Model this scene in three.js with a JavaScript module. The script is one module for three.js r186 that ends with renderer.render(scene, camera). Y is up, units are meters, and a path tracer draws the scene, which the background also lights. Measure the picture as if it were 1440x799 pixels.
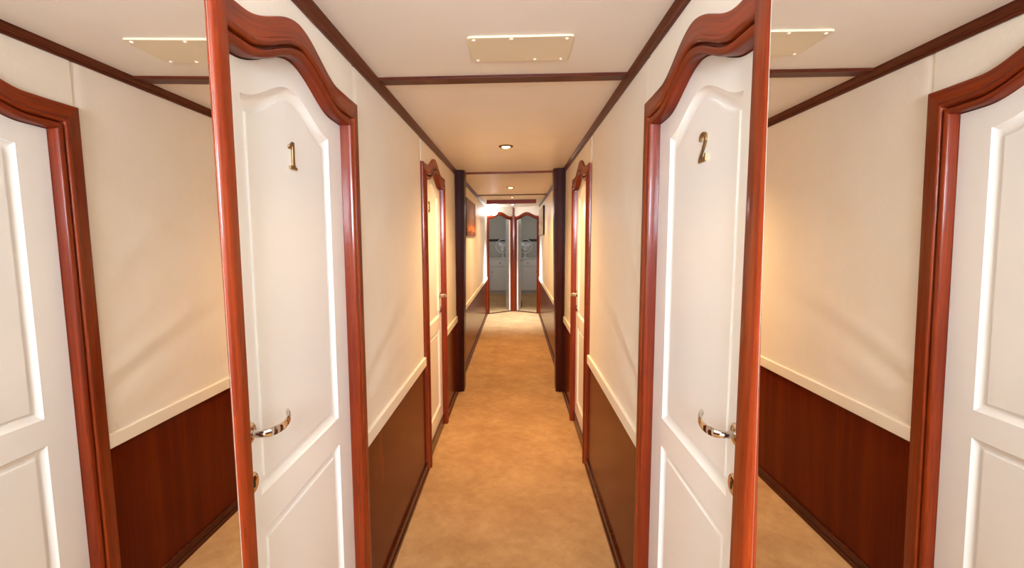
import * as THREE from 'three';
import { RoundedBoxGeometry } from 'three/addons/geometries/RoundedBoxGeometry.js';
import { mergeGeometries, mergeVertices, toCreasedNormals } from 'three/addons/utils/BufferGeometryUtils.js';
import { RectAreaLightUniformsLib } from 'three/addons/lights/RectAreaLightUniformsLib.js';
import { FontLoader } from 'three/addons/loaders/FontLoader.js';
import { TextGeometry } from 'three/addons/geometries/TextGeometry.js';

// ---------------------------------------------------------------- camera, exposure, large lights
const scene = new THREE.Scene();
scene.background = new THREE.Color(0x000000);
const R = THREE.MathUtils.degToRad;
const camera = new THREE.PerspectiveCamera(2 * THREE.MathUtils.radToDeg(Math.atan(399.5 / 651)), 1440 / 799, 0.02, 60);
camera.rotation.order = 'YXZ';
camera.position.set(0, 1.5, 0);
camera.rotation.set(R(-5.45), R(0.478), R(-0.093));
scene.add(camera);
const renderer = new THREE.WebGLRenderer({ antialias: true });
renderer.toneMapping = THREE.LinearToneMapping;
renderer.toneMappingExposure = 1.07;
renderer.shadowMap.enabled = true;
RectAreaLightUniformsLib.init();

const WHITE_LAMP = new THREE.Color().setRGB(0.74, 0.83, 0.98);
const WARM_LAMP = new THREE.Color().setRGB(1.0, 0.62, 0.28);
const COOL_LAMP = new THREE.Color().setRGB(0.95, 0.96, 1.0);
const DAY_LAMP = new THREE.Color().setRGB(0.72, 0.86, 1.0);
const SOFTBOX_LIGHT = 94;    // photographer's softbox behind the camera
const SPOT_LIGHT = 7.5;        // recessed downlights
const GLOBE_LIGHT = 0.4;     // globe lamp at the far end

// ---------------------------------------------------------------- helpers
const XL = -0.58, XR = 0.472, XM = (XL + XR) / 2;
const cy = (x) => 2.168 + 0.017 * (x - XM);         // ceiling leans a little, right side higher
const TILT = Math.atan(0.017);
let seed = 7;
const rnd = () => { seed = (seed * 1664525 + 1013904223) >>> 0; return seed / 4294967296; };
const used = {};
function numbered(n) { if (used[n] === undefined) { used[n] = 0; return n; } used[n]++; return n + '_' + String(used[n]).padStart(3, '0'); }
function tag(o, label, category, group, kind) {
  if (label) o.userData.label = label;
  if (category) o.userData.category = category;
  if (group) o.userData.group = group;
  if (kind) o.userData.kind = kind;
  return o;
}
function mesh(name, geo, mat, parent) {
  const m = new THREE.Mesh(geo, mat); m.name = name; m.castShadow = true; m.receiveShadow = true;
  if (parent) parent.add(m); return m;
}
function thing(name, label, category, pos = [0, 0, 0], turn = 0, group, kind) {
  const g = new THREE.Group(); g.name = numbered(name); g.position.set(...pos); g.rotation.y = turn; scene.add(g);
  return tag(g, label, category, group, kind);
}
// box with uv in metres
function box(x0, x1, y0, y1, z0, z1, r = 0, swap = false) {
  const w = x1 - x0, h = y1 - y0, d = z1 - z0;
  const g = r > 0 ? new RoundedBoxGeometry(w, h, d, 2, r) : new THREE.BoxGeometry(w, h, d);
  g.translate((x0 + x1) / 2, (y0 + y1) / 2, (z0 + z1) / 2);
  return metreUV(g, swap);
}
function metreUV(g0, swap = false) {
  const g = g0.index ? g0.toNonIndexed() : g0;
  const p = g.attributes.position, uv = new Float32Array(p.count * 2);
  const a = new THREE.Vector3(), b = new THREE.Vector3(), c = new THREE.Vector3(), n = new THREE.Vector3();
  for (let i = 0; i < p.count; i += 3) {
    a.fromBufferAttribute(p, i); b.fromBufferAttribute(p, i + 1); c.fromBufferAttribute(p, i + 2);
    n.copy(b).sub(a).cross(c.clone().sub(a));
    const ax = Math.abs(n.x), ay = Math.abs(n.y), az = Math.abs(n.z);
    [a, b, c].forEach((v, k) => {
      let s, t;
      if (ax >= ay && ax >= az) { s = v.z; t = v.y; } else if (ay >= az) { s = v.x; t = v.z; } else { s = v.x; t = v.y; }
      if (swap) { const q = s; s = t; t = q; }
      uv[(i + k) * 2] = s; uv[(i + k) * 2 + 1] = t;
    });
  }
  g.setAttribute('uv', new THREE.BufferAttribute(uv, 2));
  return g;
}
// grid surface: rows of points [x,y,z], uv [s,t]
function grid(rows, uvs, crease = 0.7) {
  const pos = [], uv = [], idx = [], n = rows[0].length;
  rows.forEach((r, i) => r.forEach((p, j) => { pos.push(...p); uv.push(...uvs[i][j]); }));
  for (let i = 0; i + 1 < rows.length; i++) for (let j = 0; j + 1 < n; j++) {
    const a = i * n + j, b = a + 1, c = a + n, d = c + 1; idx.push(a, c, b, b, c, d);
  }
  const g = new THREE.BufferGeometry();
  g.setAttribute('position', new THREE.Float32BufferAttribute(pos, 3));
  g.setAttribute('uv', new THREE.Float32BufferAttribute(uv, 2));
  g.setIndex(idx);
  return toCreasedNormals(g, crease);
}

// ---------------------------------------------------------------- textures
function hash(i, j, s) { let h = (i * 374761393 + j * 668265263 + s * 974634777) | 0; h = Math.imul(h ^ (h >>> 13), 1274126177); return ((h ^ (h >>> 16)) >>> 0) / 4294967296; }
function vnoise(x, y, px, py, s) {
  const xi = Math.floor(x), yi = Math.floor(y), fx = x - xi, fy = y - yi;
  const u = fx * fx * (3 - 2 * fx), v = fy * fy * (3 - 2 * fy), m = (a, p) => ((a % p) + p) % p;
  const q = (a, b) => hash(m(a, px), m(b, py), s);
  return (q(xi, yi) * (1 - u) + q(xi + 1, yi) * u) * (1 - v) + (q(xi, yi + 1) * (1 - u) + q(xi + 1, yi + 1) * u) * v;
}
function fbm(x, y, fx, fy, oct, s) { let a = 0, w = 0.5, t = 0; for (let o = 0; o < oct; o++) { a += w * vnoise(x * fx, y * fy, fx, fy, s + o); t += w; fx *= 2; fy *= 2; w *= 0.55; } return a / t; }
function tex(size, fn, colour, rep) {
  const d = new Uint8Array(size * size * 4);
  for (let j = 0; j < size; j++) for (let i = 0; i < size; i++) {
    const c = fn(i / size, j / size), k = (j * size + i) * 4;
    d[k] = Math.max(0, Math.min(255, c[0])); d[k + 1] = Math.max(0, Math.min(255, c[1])); d[k + 2] = Math.max(0, Math.min(255, c[2])); d[k + 3] = 255;
  }
  const t = new THREE.DataTexture(d, size, size, THREE.RGBAFormat);
  t.wrapS = t.wrapT = THREE.RepeatWrapping; t.magFilter = THREE.LinearFilter; t.minFilter = THREE.LinearMipmapLinearFilter; t.generateMipmaps = true;
  if (colour) t.colorSpace = THREE.SRGBColorSpace;
  if (rep) t.repeat.set(rep[0], rep[1]);
  t.needsUpdate = true; return t;
}
const mixc = (a, b, t) => [0, 1, 2].map((k) => a[k] + (b[k] - a[k]) * t);
// wood: grain runs along t
function woodTex(dark, light, s, rep) {
  return tex(512, (x, y) => {
    const warp = fbm(x, y, 4, 2, 3, s + 20) * 0.12;
    const broad = fbm((x + warp) % 1, y, 10, 1, 3, s), fine = fbm(x, y, 90, 4, 3, s + 5), pore = fbm(x, y, 200, 14, 2, s + 9);
    let t = broad * 0.6 + fine * 0.4; t = (t - 0.3) * 2.2;
    t -= pore > 0.68 ? 0.35 : 0;
    return mixc(dark, light, Math.max(0, Math.min(1, t)));
  }, true, rep);
}
const texMahogany = woodTex([108, 33, 7], [150, 57, 13], 11, [2, 1]);
const texDark = woodTex([72, 28, 14], [104, 46, 24], 31, [2, 1]);
const texPost = woodTex([50, 18, 9], [80, 32, 16], 37, [2, 1]);
const texSkirting = woodTex([58, 17, 7], [88, 30, 11], 41, [2, 1]);
const texWainscot = woodTex([88, 28, 8], [106, 38, 10], 51, [1.5, 0.8]);
const texCarpet = tex(1024, (x, y) => {
  const p = fbm(x, y, 8, 8, 4, 71), q = fbm(x, y, 34, 34, 3, 75), f = fbm(x, y, 180, 180, 2, 79);
  const t = Math.max(0, Math.min(1, (p - 0.5) * 1.3 + (q - 0.5) * 0.9 + 0.5)) * 0.75 + f * 0.25;
  return mixc([170, 127, 79], [203, 161, 109], t);
}, true, [0.7, 0.7]);
const texCarpetBump = tex(512, (x, y) => { const f = fbm(x, y, 150, 150, 2, 81) * 200 + fbm(x, y, 12, 12, 2, 83) * 55; return [f, f, f]; }, false, [3, 3]);
const texVinyl = tex(512, (x, y) => { const f = fbm(x, y, 3, 4, 3, 91) * 190 + fbm(x, y, 120, 120, 2, 93) * 20; return [f, f, f]; }, false, [0.9, 0.9]);
const texCeil = tex(512, (x, y) => { const t = fbm(x, y, 4, 4, 3, 101); return mixc([237, 227, 211], [243, 235, 222], t); }, true, [0.8, 0.8]);
const texWall = tex(512, (x, y) => { const t = fbm(x, y, 5, 3, 4, 111), s = fbm(x, y, 14, 18, 2, 113); return mixc([239, 229, 211], [245, 237, 222], Math.min(1, t * 0.8 + s * 0.2)); }, true, [0.7, 0.7]);

// ---------------------------------------------------------------- materials
const std = (o) => new THREE.MeshStandardMaterial(o), phy = (o) => new THREE.MeshPhysicalMaterial(o);
const M = {
  mahogany: phy({ map: texMahogany, roughness: 0.45, specularIntensity: 0.3, clearcoat: 0.4, clearcoatRoughness: 0.14 }),
  dark: phy({ map: texDark, roughness: 0.32, specularIntensity: 0.35 }),
  wainscot: phy({ map: texWainscot, roughness: 0.18, specularIntensity: 0.14 }),
  post: phy({ map: texPost, roughness: 0.3, specularIntensity: 0.18 }),
  skirting: phy({ map: texSkirting, roughness: 0.25, specularIntensity: 0.6 }),
  wall: std({ map: texWall, roughness: 0.42, bumpMap: texVinyl, bumpScale: 0.004 }),
  ceiling: std({ map: texCeil, roughness: 0.4, bumpMap: texVinyl, bumpScale: 0.002 }),
  rail: std({ color: 0xf0e6d2, roughness: 0.4 }),
  door: phy({ color: 0xf2efe8, roughness: 0.3, clearcoat: 0.35, clearcoatRoughness: 0.2 }),
  carpet: std({ map: texCarpet, roughness: 1, bumpMap: texCarpetBump, bumpScale: 0.004 }),
  chrome: std({ color: 0xd9d2c8, metalness: 1, roughness: 0.12 }),
  steel: std({ color: 0x9a9288, metalness: 1, roughness: 0.3 }),
  brass: std({ color: 0xa08560, metalness: 1, roughness: 0.3 }),
  bronze: std({ color: 0x6a4a2a, metalness: 0.8, roughness: 0.35 }),
  black: std({ color: 0x14100d, roughness: 0.6 }),
  mirror: std({ color: 0xfaf9f6, metalness: 1, roughness: 0.0 }),
  mirrorEdge: std({ color: 0xd9d4c6, roughness: 0.25 }),
  hatch: std({ color: 0xe8d9b8, roughness: 0.4 }),
  screw: std({ color: 0xf4ead6, roughness: 0.3 }),
  cabin: std({ color: 0xb9b2a4, roughness: 0.7 }),
  furniture: std({ color: 0xd6cfc2, roughness: 0.45 }),
  fan: std({ color: 0xe6e4e0, roughness: 0.4 }),
  backing: std({ color: 0x6b5a46, roughness: 0.9 }),
};
const glow = (c, k) => { const m = std({ color: 0xfff4e0, roughness: 0.5 }); m.emissive = c.clone(); m.emissiveIntensity = k; return m; };

// ---------------------------------------------------------------- floor
{
  const f = thing('floor', 'tan carpet running along the whole corridor floor', 'floor', [0, 0, 0], 0, null, 'structure');
  mesh('carpet', box(-1.9, 1.9, -0.06, 0, -13.5, 2.2), M.carpet, f);
}
// ---------------------------------------------------------------- ceiling with its panels
const panelZ = [[2.2, -1.98], [-1.99, -4.655], [-4.665, -6.945], [-6.955, -7.85], [-7.86, -9.75]];
{
  const c = thing('ceiling', 'cream padded ceiling in panels between thin wooden battens', 'ceiling', [0, 0, 0], 0, null, 'structure');
  for (const [a, b] of panelZ) {
    const g = box(-0.66, 0.62, 0, 0.03, b, a, 0.004); g.rotateZ(TILT);
    const m = mesh('ceiling_panel', g, M.ceiling, c); m.position.set(XM + 0.02, cy(XM + 0.02), 0);
  }
  mesh('deck_above', box(-1.9, 1.9, 2.26, 2.32, -13.5, 2.2), M.backing, c);
}
// ---------------------------------------------------------------- doors with arched mahogany frames
const bell = (u, w) => (Math.abs(u) >= w ? 0 : 0.5 * (1 + Math.cos(Math.PI * u / w)));
const Y0 = 1.888, RISE = 0.074, BW = 0.262, HALF = 0.345;         // opening: corner height, arch rise, bell half width, half width
const archY = (u, a, d, y0 = Y0) => y0 + d + RISE * bell(u, BW) + 0.008 * Math.max(0, 1 - Math.abs(u) / a);
const PROFILE = [[0, -0.034], [0, 0.013], [0.0012, 0.0175], [0.004, 0.0205], [0.008, 0.022], [0.016, 0.022], [0.0195, 0.0195], [0.0205, 0.004], [0.026, 0.003],
  [0.027, 0.0155], [0.029, 0.0205], [0.033, 0.0238], [0.037, 0.0248], [0.041, 0.0235], [0.0445, 0.0195], [0.0465, 0.0165], [0.05, 0.0158], [0.087, 0.0158], [0.0915, 0.014], [0.093, 0.0105], [0.093, -0.004]];
// jambs that end against a mirror
const NOSING_L = [[0, -0.034], [0, 0.0275], [0.0025, 0.0325], [0.007, 0.0355], [0.012, 0.036], [0.03, 0.036], [0.038, 0.0348], [0.044, 0.0312], [0.0475, 0.0255], [0.0475, -0.03]];
const NOSING_R = [[0, -0.034], [0, 0.018], [0.0025, 0.0222], [0.007, 0.0248], [0.012, 0.0254], [0.05, 0.0254], [0.058, 0.0242], [0.064, 0.0205], [0.067, 0.014], [0.067, -0.03]];
function profLen(p) { const L = [0]; for (let i = 1; i < p.length; i++) L.push(L[i - 1] + Math.hypot(p[i][0] - p[i - 1][0], p[i][1] - p[i - 1][1])); return L; }
function jambGeo(sign, a, prof, y0 = Y0, tall = 0) {
  const L = profLen(prof), rows = [], uvs = [], off = rnd();
  const K = 2;
  for (let k = 0; k <= K; k++) { const r = [], w = []; prof.forEach(([d, n], i) => { const top = tall ? y0 + tall : archY(a, a, d, y0); const v = top * k / K; r.push([sign * (a + d), v, n]); w.push([L[i] + off, v + off]); }); rows.push(r); uvs.push(w); }
  if (sign > 0) { rows.reverse(); uvs.reverse(); }
  return grid(rows, uvs, 0.6);
}
function archGeo(a, prof, y0 = Y0, cut = 0) {
  const L = profLen(prof), rows = [], uvs = [], N = 64;
  for (let k = 0; k <= N; k++) {
    const s = -1 + 2 * k / N, r = [], w = [];
    prof.forEach(([d, n], i) => { let u = s * (a + d); if (cut < 0) u = Math.max(u, -a - 0.03); if (cut > 0) u = Math.min(u, a + 0.03); r.push([u, archY(Math.abs(s) === 1 ? a : u, a, d, y0), n]); w.push([L[i] + 0.37, u + 3]); });
    rows.push(r); uvs.push(w);
  }
  return grid(rows, uvs, 0.6);
}
// panel outline ring at inset d; returns closed list of [u, v]
function panelRing(uc, a, b, top, d, arched) {
  const pts = [], N = 36, aa = a - d;
  pts.push([uc - aa, b + d]);
  pts.push([uc + aa, b + d]);
  const T = (s) => top - d + (arched ? 0.078 * bell(s * a, 0.245) : 0);
  for (let k = 0; k <= N; k++) { const s = 1 - 2 * k / N; pts.push([uc + s * aa, T(s)]); }
  return pts;
}
function panelGeo(uc, a, b, top, arched) {
  const prof = [[0, 0], [0.002, -0.0035], [0.008, -0.0085], [0.018, -0.0125], [0.027, -0.0135], [0.031, -0.0125], [0.0325, -0.0088], [0.036, -0.0082]];
  const rows = [], uvs = [];
  for (const [d, n] of prof) { const r = panelRing(uc, a, b, top, d, arched); r.push(r[0]); rows.push(r.map(([u, v]) => [u, v, n])); uvs.push(r.map(([u, v]) => [u, v])); }
  // rows run outer->inner; orient faces to +n
  const ring = grid(rows.slice().reverse(), uvs.slice().reverse(), 0.5);
  const last = panelRing(uc, a, b, top, 0.036, arched);
  const sh = new THREE.Shape(last.map(([u, v]) => new THREE.Vector2(u, v)));
  const f = new THREE.ShapeGeometry(sh); f.translate(0, 0, -0.0082);
  return mergeGeometries([ring.index ? ring.toNonIndexed() : ring, f.toNonIndexed()]);
}
const LEAF_N = -0.016;
function leafGeo(a, y0, panels) {
  const g = 0.003, pts = [[-a + g, 0.012], [a - g, 0.012]], N = 60;
  for (let k = 0; k <= N; k++) { const u = (a - g) * (1 - 2 * k / N); pts.push([u, archY(u, a, 0, y0) - g]); }
  const sh = new THREE.Shape(pts.map((p) => new THREE.Vector2(...p)));
  for (const p of panels) { const r = panelRing(...p.slice(0, 4), 0, p[4]).reverse(); sh.holes.push(new THREE.Path(r.map((q) => new THREE.Vector2(...q)))); }
  const e = new THREE.ExtrudeGeometry(sh, { depth: 0.018, bevelEnabled: false }); e.translate(0, 0, -0.018);
  return e;
}
// lever handle in local coordinates: dir = +1 lever points to +u
function leverGeo(dir) {
  const pathPts = [[0, 0, 0.004], [0, 0, 0.03], [0.006, 0, 0.044], [0.022, -0.001, 0.051], [0.05, -0.002, 0.054], [0.08, -0.001, 0.050], [0.108, 0.002, 0.039], [0.126, 0.005, 0.026]];
  const cur = new THREE.CatmullRomCurve3(pathPts.map(([u, v, n]) => new THREE.Vector3(u * dir, v, n)));
  const N = 44, S = 14, rows = [], uvs = [];
  for (let i = 0; i <= N; i++) {
    const t = i / N, c = cur.getPointAt(t), tan = cur.getTangentAt(t), up = new THREE.Vector3(0, 1, 0), side = new THREE.Vector3().crossVectors(tan, up).normalize(), u2 = new THREE.Vector3().crossVectors(side, tan).normalize();
    const k = Math.min(1, Math.max(0, (t - 0.15) / 0.2)); let h = 0.0085 + (0.0105 - 0.0085) * k, w = 0.0085 + (0.0048 - 0.0085) * k;
    if (t > 0.93) { const e = Math.sqrt(Math.max(0.02, 1 - ((t - 0.93) / 0.07) ** 2)); h *= e; w *= e; }
    const r = [], q = [];
    for (let j = 0; j <= S; j++) { const a = j / S * Math.PI * 2; const p = c.clone().addScaledVector(u2, Math.sin(a) * h).addScaledVector(side, Math.cos(a) * w); r.push([p.x, p.y, p.z]); q.push([t, j / S]); }
    rows.push(r); uvs.push(q);
  }
  return grid(rows, uvs, 1.2);
}
function roseGeo(r) {
  const g = new THREE.LatheGeometry([[0, 0.009], [r * 0.55, 0.009], [r * 0.8, 0.0075], [r * 0.95, 0.005], [r, 0.001], [r, 0]].map((p) => new THREE.Vector2(...p)), 32);
  g.rotateX(Math.PI / 2); return g;
}
const fontSerifR = await new FontLoader().loadAsync('fonts/droid/droid_serif_regular.typeface.json');

function buildDoor(n, side, zc, handleSign, digit, label, opt = {}) {
  // side -1: left wall, local u = -z ; side +1: right wall, local u = +z
  const g = thing('door_' + n, label, 'door', [side < 0 ? XL : XR, 0, zc], side < 0 ? Math.PI / 2 : -Math.PI / 2, null, 'structure');
  const a = opt.half || HALF;
  const uUp = [0, 0.236, 0.905, 1.818, true], uLo = [0, 0.236, 0.2, 0.812, false];
  const leaf = mesh('door_leaf', leafGeo(a, Y0, [uUp, uLo]), M.door, g); leaf.position.z = LEAF_N;
  mesh('upper_panel', panelGeo(...uUp), M.door, leaf);
  mesh('lower_panel', panelGeo(...uLo), M.door, leaf);
  // lever handle and key plate
  const hu = handleSign * (a - 0.068);
  const lv = mesh('lever_handle', mergeGeometries([leverGeo(-handleSign), roseGeo(0.026).toNonIndexed()].map((q) => (q.index ? q.toNonIndexed() : q))), M.chrome, leaf); lv.position.set(hu, 1.072, 0);
  const es = mesh('key_plate', roseGeo(0.026), M.chrome, leaf); es.position.set(hu, 0.955, 0);
  const kh = mesh('keyhole', box(-0.003, 0.003, -0.008, 0.008, 0.008, 0.0095), M.black, leaf); kh.position.set(hu, 0.955, 0);
  if (digit) {
    const t = new TextGeometry(digit, { font: fontSerifR, size: opt.digitSize || 0.074, depth: 0.004, curveSegments: 8, bevelEnabled: true, bevelSize: 0.0016, bevelThickness: 0.0008, bevelSegments: 2 });
    t.computeBoundingBox(); const b = t.boundingBox; t.translate(-(b.min.x + b.max.x) / 2, -b.min.y, 0); t.scale(opt.digitWide || 1, 1, 1);
    const dm = mesh('number', t, M.brass, leaf); dm.position.set(opt.digitU || 0, opt.digitV || 1.69, -0.0075); tag(dm, 'polished metal numeral ' + digit);
  }
  // frame
  const near = side < 0 ? -1 : 1;                       // u sign of the jamb towards the camera
  for (const s of [-1, 1]) mesh('frame_jamb', jambGeo(s, a, s === near && opt.nosing ? (side < 0 ? NOSING_L : NOSING_R) : PROFILE, Y0, s === near && opt.nosing ? 0.095 : 0), M.mahogany, g);
  mesh('frame_arch', archGeo(a, PROFILE, Y0, opt.nosing ? near : 0), M.mahogany, g);
  mesh('threshold', box(-a, a, 0, 0.085, LEAF_N, LEAF_N + 0.014, 0.003, true), M.skirting, g);
  mesh('rebate_lining', mergeGeometries([box(-a - 0.02, a + 0.02, 0, 2.0, -0.062, -0.042)]), M.backing, g);
  return g;
}
const ZC1 = -(0.92 + HALF), ZC3 = -3.315, ZC4 = -3.38;
buildDoor(1, -1, ZC1, -1, '1', 'white arched panel door with brass numeral 1 in mahogany frame', { nosing: true, digitU: 0.005, digitSize: 0.07 });
buildDoor(2, 1, ZC1, 1, '2', 'white arched panel door with brass numeral 2 in mahogany frame', { nosing: true, digitU: 0.012, digitV: 1.704 });
buildDoor(3, -1, ZC3, 1, '3', 'white arched panel door with numeral 3 beside the dark post', { digitU: -0.07 });
buildDoor(4, 1, ZC4, -1, '', 'white arched panel door without numeral beside the dark post', {});

// ---------------------------------------------------------------- side walls
function wrinkled(zNear, zFar, y0, y1, side, amp) {
  const nz = Math.max(2, Math.round((zNear - zFar) / 0.025)), ny = 56, rows = [], uvs = [];
  for (let i = 0; i <= nz; i++) {
    const z = zNear + (zFar - zNear) * i / nz, r = [], w = [];
    for (let j = 0; j <= ny; j++) {
      const y = y0 + (y1 - y0) * j / ny, s = (zNear - z);
      const edge = Math.min(1, s / 0.03, (z - zFar) / 0.03, (y - y0) / 0.03, (y1 - y) / 0.03);
      const fold = (c, w2, k, m) => { const q = (y - c - k * s) / w2; return m * Math.exp(-q * q); };
      const low = Math.exp(-Math.max(0, s - 0.1) / 0.5);
      let n = amp * (fold(0.98, 0.035, 0.35, 0.006) * low + fold(0.85, 0.03, 0.18, 0.003) * low - fold(0.92, 0.03, 0.3, 0.004) * low + fold(1.08, 0.022, 0.55, 0.002) * low * Math.sin(s * 9) + fold(0.81, 0.018, 0.05, 0.0022) * Math.sin(s * 14 + 1) + fold(1.3, 0.06, 0.8, 0.003) * low + fold(1.75, 0.05, -0.5, 0.003) * low
        + 0.0035 * (fbm((z + 20) / 3.1 % 1, y / 2.7 % 1, 4, 3, 2, 151 + side) - 0.5));
      n = n * Math.max(0, edge) - (1 - Math.max(0, Math.min(1, edge * 8))) * 0.004;
      r.push([(side < 0 ? XL + n : XR - n), y, z]); w.push([z, y]);
    }
    rows.push(r); uvs.push(w);
  }
  if (side > 0) { rows.reverse(); uvs.reverse(); }
  return grid(rows, uvs, 1.2);
}
function overDoor(side, zc, half) {                   // wall piece above an arched door frame
  const pts = [], N = 40, a = half + 0.0872, top = cy(side < 0 ? XL : XR) + 0.02;
  pts.push([-a, top], [-a, Y0 + 0.04]);
  for (let k = 0; k <= N; k++) { const u = -a + 2 * a * k / N; pts.push([u, archY(u, half, 0.04)]); }
  pts.push([a, Y0 + 0.04], [a, top]);
  const e = metreUV(new THREE.ExtrudeGeometry(new THREE.Shape(pts.map((p) => new THREE.Vector2(...p))), { depth: 0.02, bevelEnabled: false }));
  e.translate(0, 0, -0.02); e.rotateY(side < 0 ? Math.PI / 2 : -Math.PI / 2); e.translate(side < 0 ? XL : XR, 0, zc);
  return e;
}
const CR0 = 0.703, CR1 = 0.76;                        // chair rail
for (const side of [-1, 1]) {
  const X = side < 0 ? XL : XR, nm = side < 0 ? 'left' : 'right', o = (n) => X - side * n;
  const span = (n0, n1) => [Math.min(o(n0), o(n1)), Math.max(o(n0), o(n1))];
  const W = thing('wall_' + nm, side < 0 ? 'cream wall with dark wood dado on the door 1 side of corridor' : 'cream wall with dark wood dado on the door 2 side of corridor', 'wall', [0, 0, 0], 0, null, 'structure');
  const zc2 = side < 0 ? ZC3 : ZC4, top = cy(X) + 0.02;
  const mirNear = -0.08, mirFar = side < 0 ? -0.871 : -0.852;
  mesh('wall_core', box(...span(-0.2, -0.064), 0, 2.26, -9.32, 2.2), M.backing, W);
  const segs = [[2.2, mirNear + 0.01], [ZC1 - HALF - 0.0885, zc2 + HALF + 0.0885], [zc2 - HALF - 0.0885, -4.5], [-4.6, -9.33]];
  segs.forEach(([a, b], i) => {
    const p = mesh('wall_panel', wrinkled(a - 0.001, b + 0.001, CR1 - 0.02, top, side, i === 1 ? 1 : 0.45), M.wall, W);
    mesh('panel_core', box(...span(-0.06, -0.008), CR1 - 0.02, top, b, a), M.wall, W);
    // wood dado in boards
    const len = a - b, k = Math.max(1, Math.round(len / 1.25));
    for (let q = 0; q < k; q++) mesh('wainscot_panel', box(...span(-0.06, 0), 0, CR0 + 0.01, b + len * q / k + 0.0006, b + len * (q + 1) / k - 0.0006, 0.0008), M.wainscot, W);
  });
  mesh('wall_panel', overDoor(side, ZC1, HALF), M.wall, W);
  mesh('wall_panel', overDoor(side, zc2, HALF), M.wall, W);
  // mirror bay backing
  // chair rails
  const rails = [[2.2, mirNear + 0.01], [ZC1 - HALF - 0.093, zc2 + HALF + 0.093], [zc2 - HALF - 0.093, -4.47], [-4.64, -9.28]];
  const T = thing('trim_' + (side < 0 ? 1 : 2), side < 0 ? 'cream chair rail above the dado on door 1 side' : 'cream chair rail above the dado on door 2 side', 'chair rail', [0, 0, 0], 0, null, 'structure');
  for (const [a, b] of rails) mesh('rail_strip', box(...span(-0.004, 0.0125), CR0, CR1, b, a, 0.004), M.rail, T);
  // baseboards
  const B = thing('baseboard_' + nm, side < 0 ? 'dark wooden baseboard along the door 1 side of carpet' : 'dark wooden baseboard along the door 2 side of carpet', 'baseboard', [0, 0, 0], 0, null, 'structure');
  for (const [a, b] of rails) {
    mesh('skirting_board', box(...span(-0.002, 0.011), 0.0, 0.062, b, a, 0.003, true), M.skirting, B);
    mesh('skirting_bead', box(...span(0.009, 0.017), 0.0, 0.024, b, a, 0.004, true), M.skirting, B);
  }
  // wooden rail under the ceiling
  const C = thing('trim_' + (side < 0 ? 3 : 4), side < 0 ? 'dark wooden moulding under the ceiling on door 1 side' : 'dark wooden moulding under the ceiling on door 2 side', 'moulding', [0, 0, 0], 0, null, 'structure');
  const ct = cy(X), kk = side < 0 ? 0.92 : 0.78, pr = [[-0.003, -0.046], [0.008, -0.046], [0.0105, -0.043], [0.0115, -0.036], [0.0085, -0.031], [0.009, -0.026], [0.013, -0.02], [0.018, -0.012], [0.02, -0.006], [0.02, 0.004], [-0.003, 0.004]];
  for (const [a, b] of [[2.2, -4.47], [-4.64, -9.3]]) {
    const L = profLen(pr), rows = [], uvs = [];
    for (const z of [a, b]) { rows.push(pr.map(([n, y]) => [o(n), ct + y * kk, z])); uvs.push(pr.map((q, i) => [L[i], z])); }
    if (side < 0) { rows.reverse(); uvs.reverse(); }
    mesh('cornice', grid(rows, uvs, 0.6), M.dark, C);
  }
  // mirrors
  const tilt = side < 0 ? 0.003 : 0.0145;
  const mg = thing('wall_mirror', side < 0 ? 'tall frameless mirror leaning slightly, on the wall with the brass numeral one door' : 'tall upright frameless mirror on the wall with the brass numeral two door', 'mirror', [side < 0 ? -0.55 : 0.4735, 0.004, (mirNear + mirFar) / 2]);
  mg.rotation.z = tilt;
  const hw = (mirNear - mirFar) / 2, mh = 2.095, dx = side < 0 ? -1 : 1;
  const gl = box(Math.min(0, dx * 0.005), Math.max(0, dx * 0.005), 0, mh, -hw, hw);
  mesh('mirror_glass', gl, M.mirror, mg);
  mesh('backing_board', box(Math.min(dx * 0.006, dx * 0.02), Math.max(dx * 0.006, dx * 0.02), 0, mh, -hw, hw), M.backing, mg);
  mesh('mirror_edge', mergeGeometries([box(Math.min(0, dx * 0.006), Math.max(0, dx * 0.006), 0, mh, -hw - 0.0025, -hw), box(Math.min(0, dx * 0.006), Math.max(0, dx * 0.006), 0, mh, hw, hw + 0.0025)]), M.mirrorEdge, mg);
}
{
  const b = thing('wall_back', 'cream wall closing the corridor behind', 'wall', [0, 0, 0], 0, null, 'structure');
  mesh('wall_panel', box(-0.8, 0.7, 0, 2.26, 2.12, 2.2), M.wall, b);
}
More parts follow.
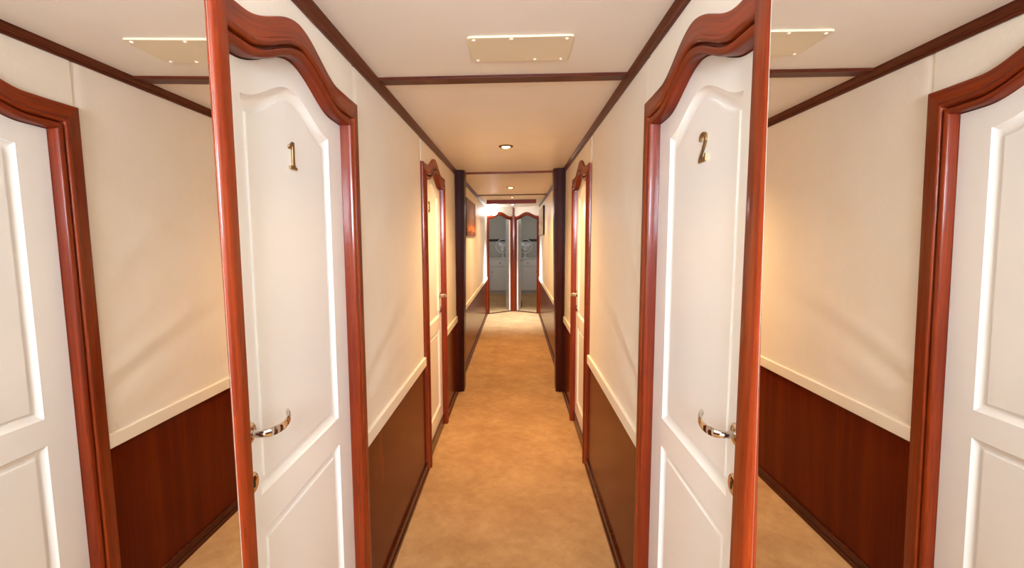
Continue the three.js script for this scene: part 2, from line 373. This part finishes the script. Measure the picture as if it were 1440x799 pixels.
// ---------------------------------------------------------------- ceiling battens and the wooden posts
function batten(n, z, w, h, label, x0 = XL + 0.01, x1 = XR - 0.01, mat = M.dark) {
  const b = mesh('trim_' + n, box(x0 - XM, x1 - XM, -h, 0.004, -w / 2, w / 2, 0.003, true), mat);
  b.position.set(XM, cy(XM), z); b.rotation.z = TILT; scene.add(b); tag(b, label, 'batten', null, 'structure');
  return b;
}
batten(5, -1.985, 0.066, 0.012, 'dark wooden ceiling batten beyond the screwed access hatch');
batten(6, -4.66, 0.05, 0.014, 'reddish ceiling batten spanning between the two dark posts', XL + 0.01, XR - 0.01, M.mahogany);
batten(7, -6.95, 0.05, 0.012, 'thin dark ceiling batten beyond the second downlight');
batten(8, -7.86, 0.07, 0.062, 'deep glossy mahogany ceiling beam before the end doors', -0.49, 0.34, M.mahogany);
for (const side of [-1, 1]) {
  const X = side < 0 ? XL : XR, o = (n) => X - side * n, top = cy(X) + 0.005;
  const P = thing('trim_' + (side < 0 ? 9 : 10), side < 0 ? 'tall dark wooden post on the wall after door 3' : 'tall dark wooden post on the wall opposite door 3', 'post', [0, 0, 0], 0, null, 'structure');
  const nb = side < 0 ? 0.062 : 0.072, nt = side < 0 ? 0.088 : 0.108;
  const make = (n0, f, z0, z1, bev) => {
    const pts = [[o(-0.02), 0], [o(n0 + nb * f), 0], [o(n0 + nt * f), top], [o(-0.02), top]];
    const e = new THREE.ExtrudeGeometry(new THREE.Shape(pts.map((p) => new THREE.Vector2(...p))), { depth: z1 - z0 - 2 * bev, bevelEnabled: true, bevelSize: bev, bevelThickness: bev, bevelSegments: 2 });
    e.translate(0, 0, z0 + bev); return metreUV(e);
  };
  mesh('post_board', make(0, 1, -4.64, -4.475, 0.003), M.post, P);
  mesh('face_board', make(0, 0.72, -4.476, -4.462, 0.003), M.post, P);
  mesh('edge_bead', make(0, 0.2, -4.463, -4.452, 0.003), M.post, P);
}
// ---------------------------------------------------------------- far end: two angled door frames and the cabins behind
const EA = [-0.595, -9.27], EC = [-0.048, -9.71], EB = [0.487, -9.35];
function endFrame(n, p, q, label, hingeAtEnd) {
  // wall from p to q (left to right seen from the corridor)
  const dx = q[0] - p[0], dz = q[1] - p[1], len = Math.hypot(dx, dz), ang = Math.atan2(-dz, dx);
  const g = thing('door_' + n, label, 'door', [(p[0] + q[0]) / 2, 0, (p[1] + q[1]) / 2], ang, null, 'structure');
  const prof = PROFILE.map(([d, nn]) => [d * 0.72, nn]), a = len / 2 - 0.067, y0 = 1.915;
  for (const s of [-1, 1]) mesh('frame_jamb', jambGeo(s, a, prof, y0), M.mahogany, g);
  mesh('frame_arch', archGeo(a, prof, y0), M.mahogany, g);
  const pts = [[-len / 2, 2.3], [-len / 2, 0], [-a - 0.01, 0]], N = 40;
  for (let k = 0; k <= N; k++) { const u = -a - 0.01 + (2 * a + 0.02) * k / N; pts.push([u, archY(u, a, 0.02, y0)]); }
  pts.push([a + 0.01, 0], [len / 2, 0], [len / 2, 2.3]);
  const e = metreUV(new THREE.ExtrudeGeometry(new THREE.Shape(pts.map((v) => new THREE.Vector2(...v))), { depth: 0.04, bevelEnabled: false })); e.translate(0, 0, -0.04);
  mesh('end_wall_panel', e, M.wall, g);
  mesh('threshold', box(-a, a, 0, 0.014, -0.035, 0.012, 0.003), M.dark, g);
  // open leaf, hinged on the centre post
  const leaf = new THREE.Group(); leaf.name = 'door_leaf'; g.add(leaf);
  const lw = 2 * a - 0.01;
  const lp = [[0, 0.015], [lw, 0.015]]; for (let k = 0; k <= 40; k++) { const u = lw * (1 - k / 40); lp.push([u, archY(u - lw / 2, a, 0, y0) - 0.006]); }
  const lg = new THREE.ExtrudeGeometry(new THREE.Shape(lp.map((v) => new THREE.Vector2(...v))), { depth: 0.035, bevelEnabled: true, bevelSize: 0.002, bevelThickness: 0.002, bevelSegments: 1 }); lg.translate(0, 0, -0.0175);
  mesh('leaf_board', lg, M.door, leaf);
  const lh = mesh('lever_handle', mergeGeometries([leverGeo(-1), roseGeo(0.026)].map((v) => (v.index ? v.toNonIndexed() : v))), M.steel, leaf); lh.position.set(lw - 0.06, 1.05, 0.019);
  const st = mesh('door_stop', box(lw - 0.03, lw - 0.005, 0.02, 0.16, 0.02, 0.035, 0.003), M.black, leaf);
  const hs = hingeAtEnd ? 1 : -1;
  leaf.position.set(hs * (a - 0.004), 0, -0.03);
  // direction of the leaf in the world
  const target = hingeAtEnd ? new THREE.Vector2(-0.14, -0.95) : new THREE.Vector2(0.14, -0.95);
  leaf.rotation.y = Math.atan2(-target.y, target.x) - ang;
  return g;
}
endFrame(5, EA, EC, 'open arched cabin doorway under the white globe lamp', true);
endFrame(6, EC, EB, 'open arched cabin doorway opposite the framed side picture', false);
{
  const cm = mesh('trim_11', box(-0.012, 0.012, 2.0, 2.24, -0.01, 0.02, 0.003), M.mahogany); cm.position.set(EC[0], 0, EC[1] + 0.02); scene.add(cm);
  tag(cm, 'thin vertical mahogany strip above the centre post', 'batten', null, 'structure');
  const pc = mesh('trim_12', box(-0.03, 0.03, 0, 2.0, -0.03, 0.034, 0.006), M.mahogany); pc.position.set(EC[0], 0, EC[1] + 0.005); scene.add(pc);
  tag(pc, 'mahogany centre post between the two end doorways', 'post', null, 'structure');
}
function cabinWall(name, label, b) { const w = mesh(name, box(...b), M.cabin); scene.add(w); tag(w, label, 'wall', null, 'structure'); return w; }
cabinWall('wall_cabin_back', 'grey back wall of the two end cabins', [-1.9, 1.9, 0, 2.26, -13.5, -13.2]);
cabinWall('wall_cabin_middle', 'grey partition between the two end cabins', [EC[0] - 0.02, EC[0] + 0.02, 0, 2.26, -13.2, -9.76]);
cabinWall('wall_cabin_left', 'grey outer wall of the cabin on the lamp side', [-1.9, -1.6, 0, 2.26, -13.2, -9.3]);
cabinWall('wall_cabin_right', 'grey outer wall of the cabin opposite the lamp', [1.5, 1.9, 0, 2.26, -13.2, -9.3]);
cabinWall('wall_cabin_front_left', 'grey front wall beside the lamp side cabin doorway', [-1.9, -0.6, 0, 2.26, -9.36, -9.3]);
cabinWall('wall_cabin_front_right', 'grey front wall beside the other cabin doorway', [0.49, 1.9, 0, 2.26, -9.42, -9.36]);
for (const s of [-1, 1]) {
  const b = mesh('trim_' + (s < 0 ? 13 : 14), box(s < 0 ? -1.6 : EC[0] + 0.02, s < 0 ? EC[0] - 0.02 : 1.5, 1.46, 1.52, -13.2, -13.17, 0.004), M.black); scene.add(b);
  tag(b, s < 0 ? 'black wall rail in the lamp side cabin' : 'black wall rail in the cabin opposite the lamp', 'rail', null, 'structure');
  const cx = s < 0 ? -0.72 : 0.62, wd = 1.15;
  const D = thing('dresser', s < 0 ? 'pale dresser with drawers seen through lamp side doorway' : 'pale dresser with drawers seen through the other doorway', 'dresser', [cx, 0, -12.95]);
  mesh('body', box(-wd / 2, wd / 2, 0.09, 0.97, -0.22, 0.2, 0.004), M.furniture, D);
  mesh('top', box(-wd / 2 - 0.015, wd / 2 + 0.015, 0.97, 1.0, -0.22, 0.225, 0.005), M.furniture, D);
  mesh('plinth', box(-wd / 2 + 0.02, wd / 2 - 0.02, 0, 0.09, -0.2, 0.15), M.furniture, D);
  for (const q of [-1, 1]) {
    const dr = mesh('drawer', box(q * wd / 4 - wd / 4 + 0.012, q * wd / 4 + wd / 4 - 0.012, 0.775, 0.955, 0.2, 0.218, 0.004), M.furniture, D);
    const kn = mesh('knob', new THREE.SphereGeometry(0.016, 12, 8), M.bronze, dr); kn.position.set(q * wd / 4, 0.865, 0.228);
    const dd = mesh('cabinet_door', box(q * wd / 4 - wd / 4 + 0.012, q * wd / 4 + wd / 4 - 0.012, 0.11, 0.76, 0.2, 0.218, 0.004), M.furniture, D);
    const k2 = mesh('knob', new THREE.SphereGeometry(0.013, 12, 8), M.bronze, dd); k2.position.set(q * 0.06, 0.62, 0.226);
  }
  const fx = s < 0 ? -0.36 : 0.26;
  const F = thing('desk_fan', s < 0 ? 'round grey fan on the lamp side dresser' : 'round grey fan on the dresser in other cabin', 'fan', [fx, 1.0, -12.85]);
  mesh('stand', new THREE.LatheGeometry([[0, 0], [0.08, 0], [0.08, 0.012], [0.03, 0.022], [0.012, 0.035], [0.012, 0.16]].map((p) => new THREE.Vector2(...p)), 20), M.fan, F);
  const gr = [new THREE.TorusGeometry(0.185, 0.01, 6, 28), new THREE.TorusGeometry(0.11, 0.004, 5, 24), new THREE.TorusGeometry(0.06, 0.004, 5, 20)];
  for (let k = 0; k < 16; k++) { const b2 = new THREE.BoxGeometry(0.17, 0.003, 0.003); b2.translate(0.085, 0, 0); b2.rotateZ(k * Math.PI / 8); gr.push(b2); }
  const cg = mesh('cage', mergeGeometries(gr.map((v) => v.toNonIndexed())), M.fan, F); cg.position.set(0, 0.33, 0.03);
  const hub = new THREE.CylinderGeometry(0.035, 0.045, 0.09, 16); hub.rotateX(Math.PI / 2);
  mesh('motor', hub, M.fan, F).position.set(0, 0.33, -0.02);
  for (let k = 0; k < 3; k++) { const bl = new THREE.SphereGeometry(0.06, 12, 8); bl.scale(1.15, 0.8, 0.08); bl.rotateX(0.35); bl.translate(0.085, 0, 0); bl.rotateZ(k * Math.PI * 2 / 3 + 0.4); mesh('blade', bl, M.fan, F).position.set(0, 0.33, 0.01); }
}
// ---------------------------------------------------------------- ceiling access hatch
{
  const hx = 0.016, hz = -1.692, H = thing('access_hatch', 'cream ceiling access plate held by six screws', 'hatch', [hx, cy(hx), hz]); H.rotation.z = TILT;
  const sh = new THREE.Shape(), w = 0.176, d = 0.1, r = 0.014;
  sh.moveTo(-w + r, -d); sh.lineTo(w - r, -d); sh.quadraticCurveTo(w, -d, w, -d + r); sh.lineTo(w, d - r); sh.quadraticCurveTo(w, d, w - r, d); sh.lineTo(-w + r, d); sh.quadraticCurveTo(-w, d, -w, d - r); sh.lineTo(-w, -d + r); sh.quadraticCurveTo(-w, -d, -w + r, -d);
  const e = new THREE.ExtrudeGeometry(sh, { depth: 0.004, bevelEnabled: true, bevelSize: 0.002, bevelThickness: 0.0015, bevelSegments: 2 }); e.rotateX(Math.PI / 2); e.translate(0, -0.001, 0);
  mesh('plate', e, M.hatch, H);
  for (const [sx, sz] of [[-0.155, 0.085], [-0.03, 0.09], [0.155, 0.085], [-0.155, -0.088], [0.055, -0.088], [0.15, -0.088]]) {
    const s = new THREE.SphereGeometry(0.007, 12, 6, 0, Math.PI * 2, Math.PI / 2, Math.PI / 2); s.scale(1, 0.7, 1);
    mesh('screw', s, M.screw, H).position.set(sx, -0.006, sz);
  }
}
// ---------------------------------------------------------------- recessed downlights
function downlight(x, z, label, k = 1, r = 0.052, col = WARM_LAMP, ang = 72) {
  const g = thing('downlight', label, 'downlight', [x, cy(x), z], 0, 'recessed ceiling downlights'); g.rotation.z = TILT;
  mesh('bezel', new THREE.LatheGeometry([[r * 0.58, -0.002], [r * 0.62, -0.007], [r * 0.8, -0.009], [r * 0.97, -0.006], [r, 0.002]].map((p) => new THREE.Vector2(...p)), 32), M.bronze, g);
  const b = new THREE.SphereGeometry(r * 0.6, 24, 8, 0, Math.PI * 2, Math.PI / 2, Math.PI / 2); b.scale(1, 0.42, 1);
  mesh('bulb', b, glow(col, 14), g).position.y = -0.003;
  const L = new THREE.SpotLight(col, SPOT_LIGHT * k, 0, R(ang), 1, 2); L.position.set(0, -0.022, 0); L.castShadow = true; L.shadow.radius = 1.5;
  L.target.position.set(0, -1, 0); g.add(L); g.add(L.target);
}
downlight(-0.07, -3.39, 'round recessed downlight between the two second doors', 1.5);
downlight(-0.066, -5.97, 'round recessed downlight beyond the dark posts', 1.15);
downlight(-0.057, -7.3, 'small recessed downlight before the deep ceiling beam', 0.5, 0.03);
downlight(-0.06, -8.8, 'white recessed downlight between the deep beam and end doorways', 5.0, 0.05, DAY_LAMP, 42);
// ---------------------------------------------------------------- photographer's softbox on a stand behind the camera
{
  const g = thing('softbox_lamp', 'black photo softbox with white front on a stand', 'lamp', [XM, 0, 1.3]);
  const head = new THREE.Group(); head.name = 'softbox_head'; head.position.set(0, 1.8, 0); head.rotation.x = R(12); g.add(head);
  const w = 0.27, h = 0.27;
  const sh = [[-w, -h, 0], [w, -h, 0], [w, h, 0], [-w, h, 0]], bk = sh.map(([x, y]) => [x * 0.25, y * 0.25, 0.28]);
  const rows = [[...sh, sh[0]], [...bk, bk[0]]], uvs = rows.map((r) => r.map((p) => [p[0], p[1]]));
  mesh('softbox_shell', grid(rows, uvs, 0.2), M.black, head);
  mesh('diffuser', box(-w, w, -h, h, -0.004, 0.004), glow(WHITE_LAMP, 3), head);
  mesh('lamp_body', box(-0.07, 0.07, -0.07, 0.07, 0.27, 0.45, 0.01), M.black, head);
  const L = new THREE.RectAreaLight(WHITE_LAMP, SOFTBOX_LIGHT, 2 * w, 2 * h); L.position.set(0, 0, -0.008); head.add(L);
  mesh('pole', new THREE.CylinderGeometry(0.014, 0.014, 1.75, 12).translate(0, 0.9, 0.34), M.steel, g);
  for (let k = 0; k < 3; k++) { const q = k * Math.PI * 2 / 3 + 0.5, l = new THREE.CylinderGeometry(0.01, 0.01, 0.5, 8); l.rotateZ(1.1); l.translate(0.21, 0.12, 0); l.rotateY(q); l.translate(0, 0, 0.34); mesh('leg', l, M.steel, g); }
}
// ---------------------------------------------------------------- globe lamp at the far end
{
  const p = [-0.43, 2.05, -9.2], g = thing('globe_lamp', 'bright white globe lamp above the far doorway', 'lamp', p);
  mesh('globe', new THREE.SphereGeometry(0.075, 28, 18), glow(COOL_LAMP, 5), g);
  const st = new THREE.CylinderGeometry(0.022, 0.03, 0.1, 16); st.rotateX(Math.PI / 2); mesh('bracket', st, M.bronze, g).position.set(-0.02, 0, -0.1);
  const L = new THREE.PointLight(COOL_LAMP, GLOBE_LIGHT, 0, 2); L.castShadow = true; L.shadow.radius = 3.5; g.add(L);
}
// ---------------------------------------------------------------- small lamps in the end cabins
for (const s of [-1, 1]) {
  const g = thing('cabin_lamp', s < 0 ? 'small ceiling lamp inside the lamp side cabin' : 'small ceiling lamp inside the cabin opposite the globe', 'lamp', [s < 0 ? -0.95 : 0.85, 2.26, -11.4]);
  mesh('base', new THREE.CylinderGeometry(0.09, 0.09, 0.02, 24).translate(0, -0.01, 0), M.bronze, g);
  const d = new THREE.SphereGeometry(0.08, 20, 10, 0, Math.PI * 2, Math.PI / 2, Math.PI / 2); d.scale(1, 0.5, 1); d.translate(0, -0.02, 0);
  mesh('shade', d, glow(COOL_LAMP, 2), g);
  const L = new THREE.PointLight(COOL_LAMP, 2.6, 0, 2); L.position.y = -0.08; L.castShadow = true; L.shadow.radius = 3; g.add(L);
}
// ---------------------------------------------------------------- pictures
function picture(side, z0, z1, y0, y1, th, paint, label) {
  const cv = document.createElement('canvas'); cv.width = 512; cv.height = 192; paint(cv.getContext('2d'), 512, 192);
  const t = new THREE.CanvasTexture(cv); t.colorSpace = THREE.SRGBColorSpace;
  const X = side < 0 ? XL + 0.003 : XR - 0.003, w = z1 - z0, h = y1 - y0;
  const g = thing('picture', label, 'picture', [X, y0, -(z0 + z1) / 2], side < 0 ? Math.PI / 2 : -Math.PI / 2);
  mesh('canvas_block', box(-w / 2, w / 2, 0, h, 0, th, 0.003), M.black, g);
  const pl = new THREE.PlaneGeometry(w - 0.004, h - 0.004); pl.translate(0, h / 2, th + 0.0008);
  mesh('painted_face', pl, std({ map: t, roughness: 0.6 }), g);
}
picture(-1, 5.3, 6.45, 1.545, 1.985, 0.02, (c, w, h) => {
  const g = c.createLinearGradient(0, 0, 0, h); g.addColorStop(0, '#8c6c66'); g.addColorStop(0.55, '#7a5a58'); g.addColorStop(0.68, '#8f5238'); g.addColorStop(1, '#7c4634'); c.fillStyle = g; c.fillRect(0, 0, w, h);
  for (let i = 0; i < 40; i++) { c.fillStyle = `rgba(120,92,86,${0.1 + rnd() * 0.15})`; c.fillRect(rnd() * w, h * (0.1 + rnd() * 0.5), 40 + rnd() * 90, 3 + rnd() * 7); }
  c.fillStyle = '#c99a78'; c.beginPath(); c.arc(w * 0.72, h * 0.42, 9, 0, 7); c.fill();
  for (let i = 0; i < 150; i++) { const y = h * (0.68 + rnd() * 0.16); c.fillStyle = ['#d9722e', '#e08a3c', '#a8481e', '#e8a35a'][i % 4]; c.fillRect(rnd() * w, y, 4 + rnd() * 14, 4 + rnd() * 12); }
  for (let i = 0; i < 50; i++) { c.fillStyle = 'rgba(60,30,24,0.5)'; c.fillRect(rnd() * w, h * (0.86 + rnd() * 0.14), 10 + rnd() * 40, 3); }
}, 'dusk picture in brown and glowing orange on the wall');
picture(1, 7.62, 8.95, 1.585, 2.06, 0.026, (c, w, h) => {
  c.fillStyle = '#d8c6ac'; c.fillRect(0, 0, w, h);
  for (let i = 0; i < 120; i++) { const y = h * (0.3 + rnd() * 0.7); c.fillStyle = ['#a06a3c', '#7a4c30', '#c08a58', '#5a4034', '#b4a494'][i % 5]; c.globalAlpha = 0.55; c.fillRect(rnd() * w, y, 6 + rnd() * 26, 6 + rnd() * 22); }
  c.globalAlpha = 1;
}, 'pale picture with brown patches and dark canvas edge');

renderer.render(scene, camera);
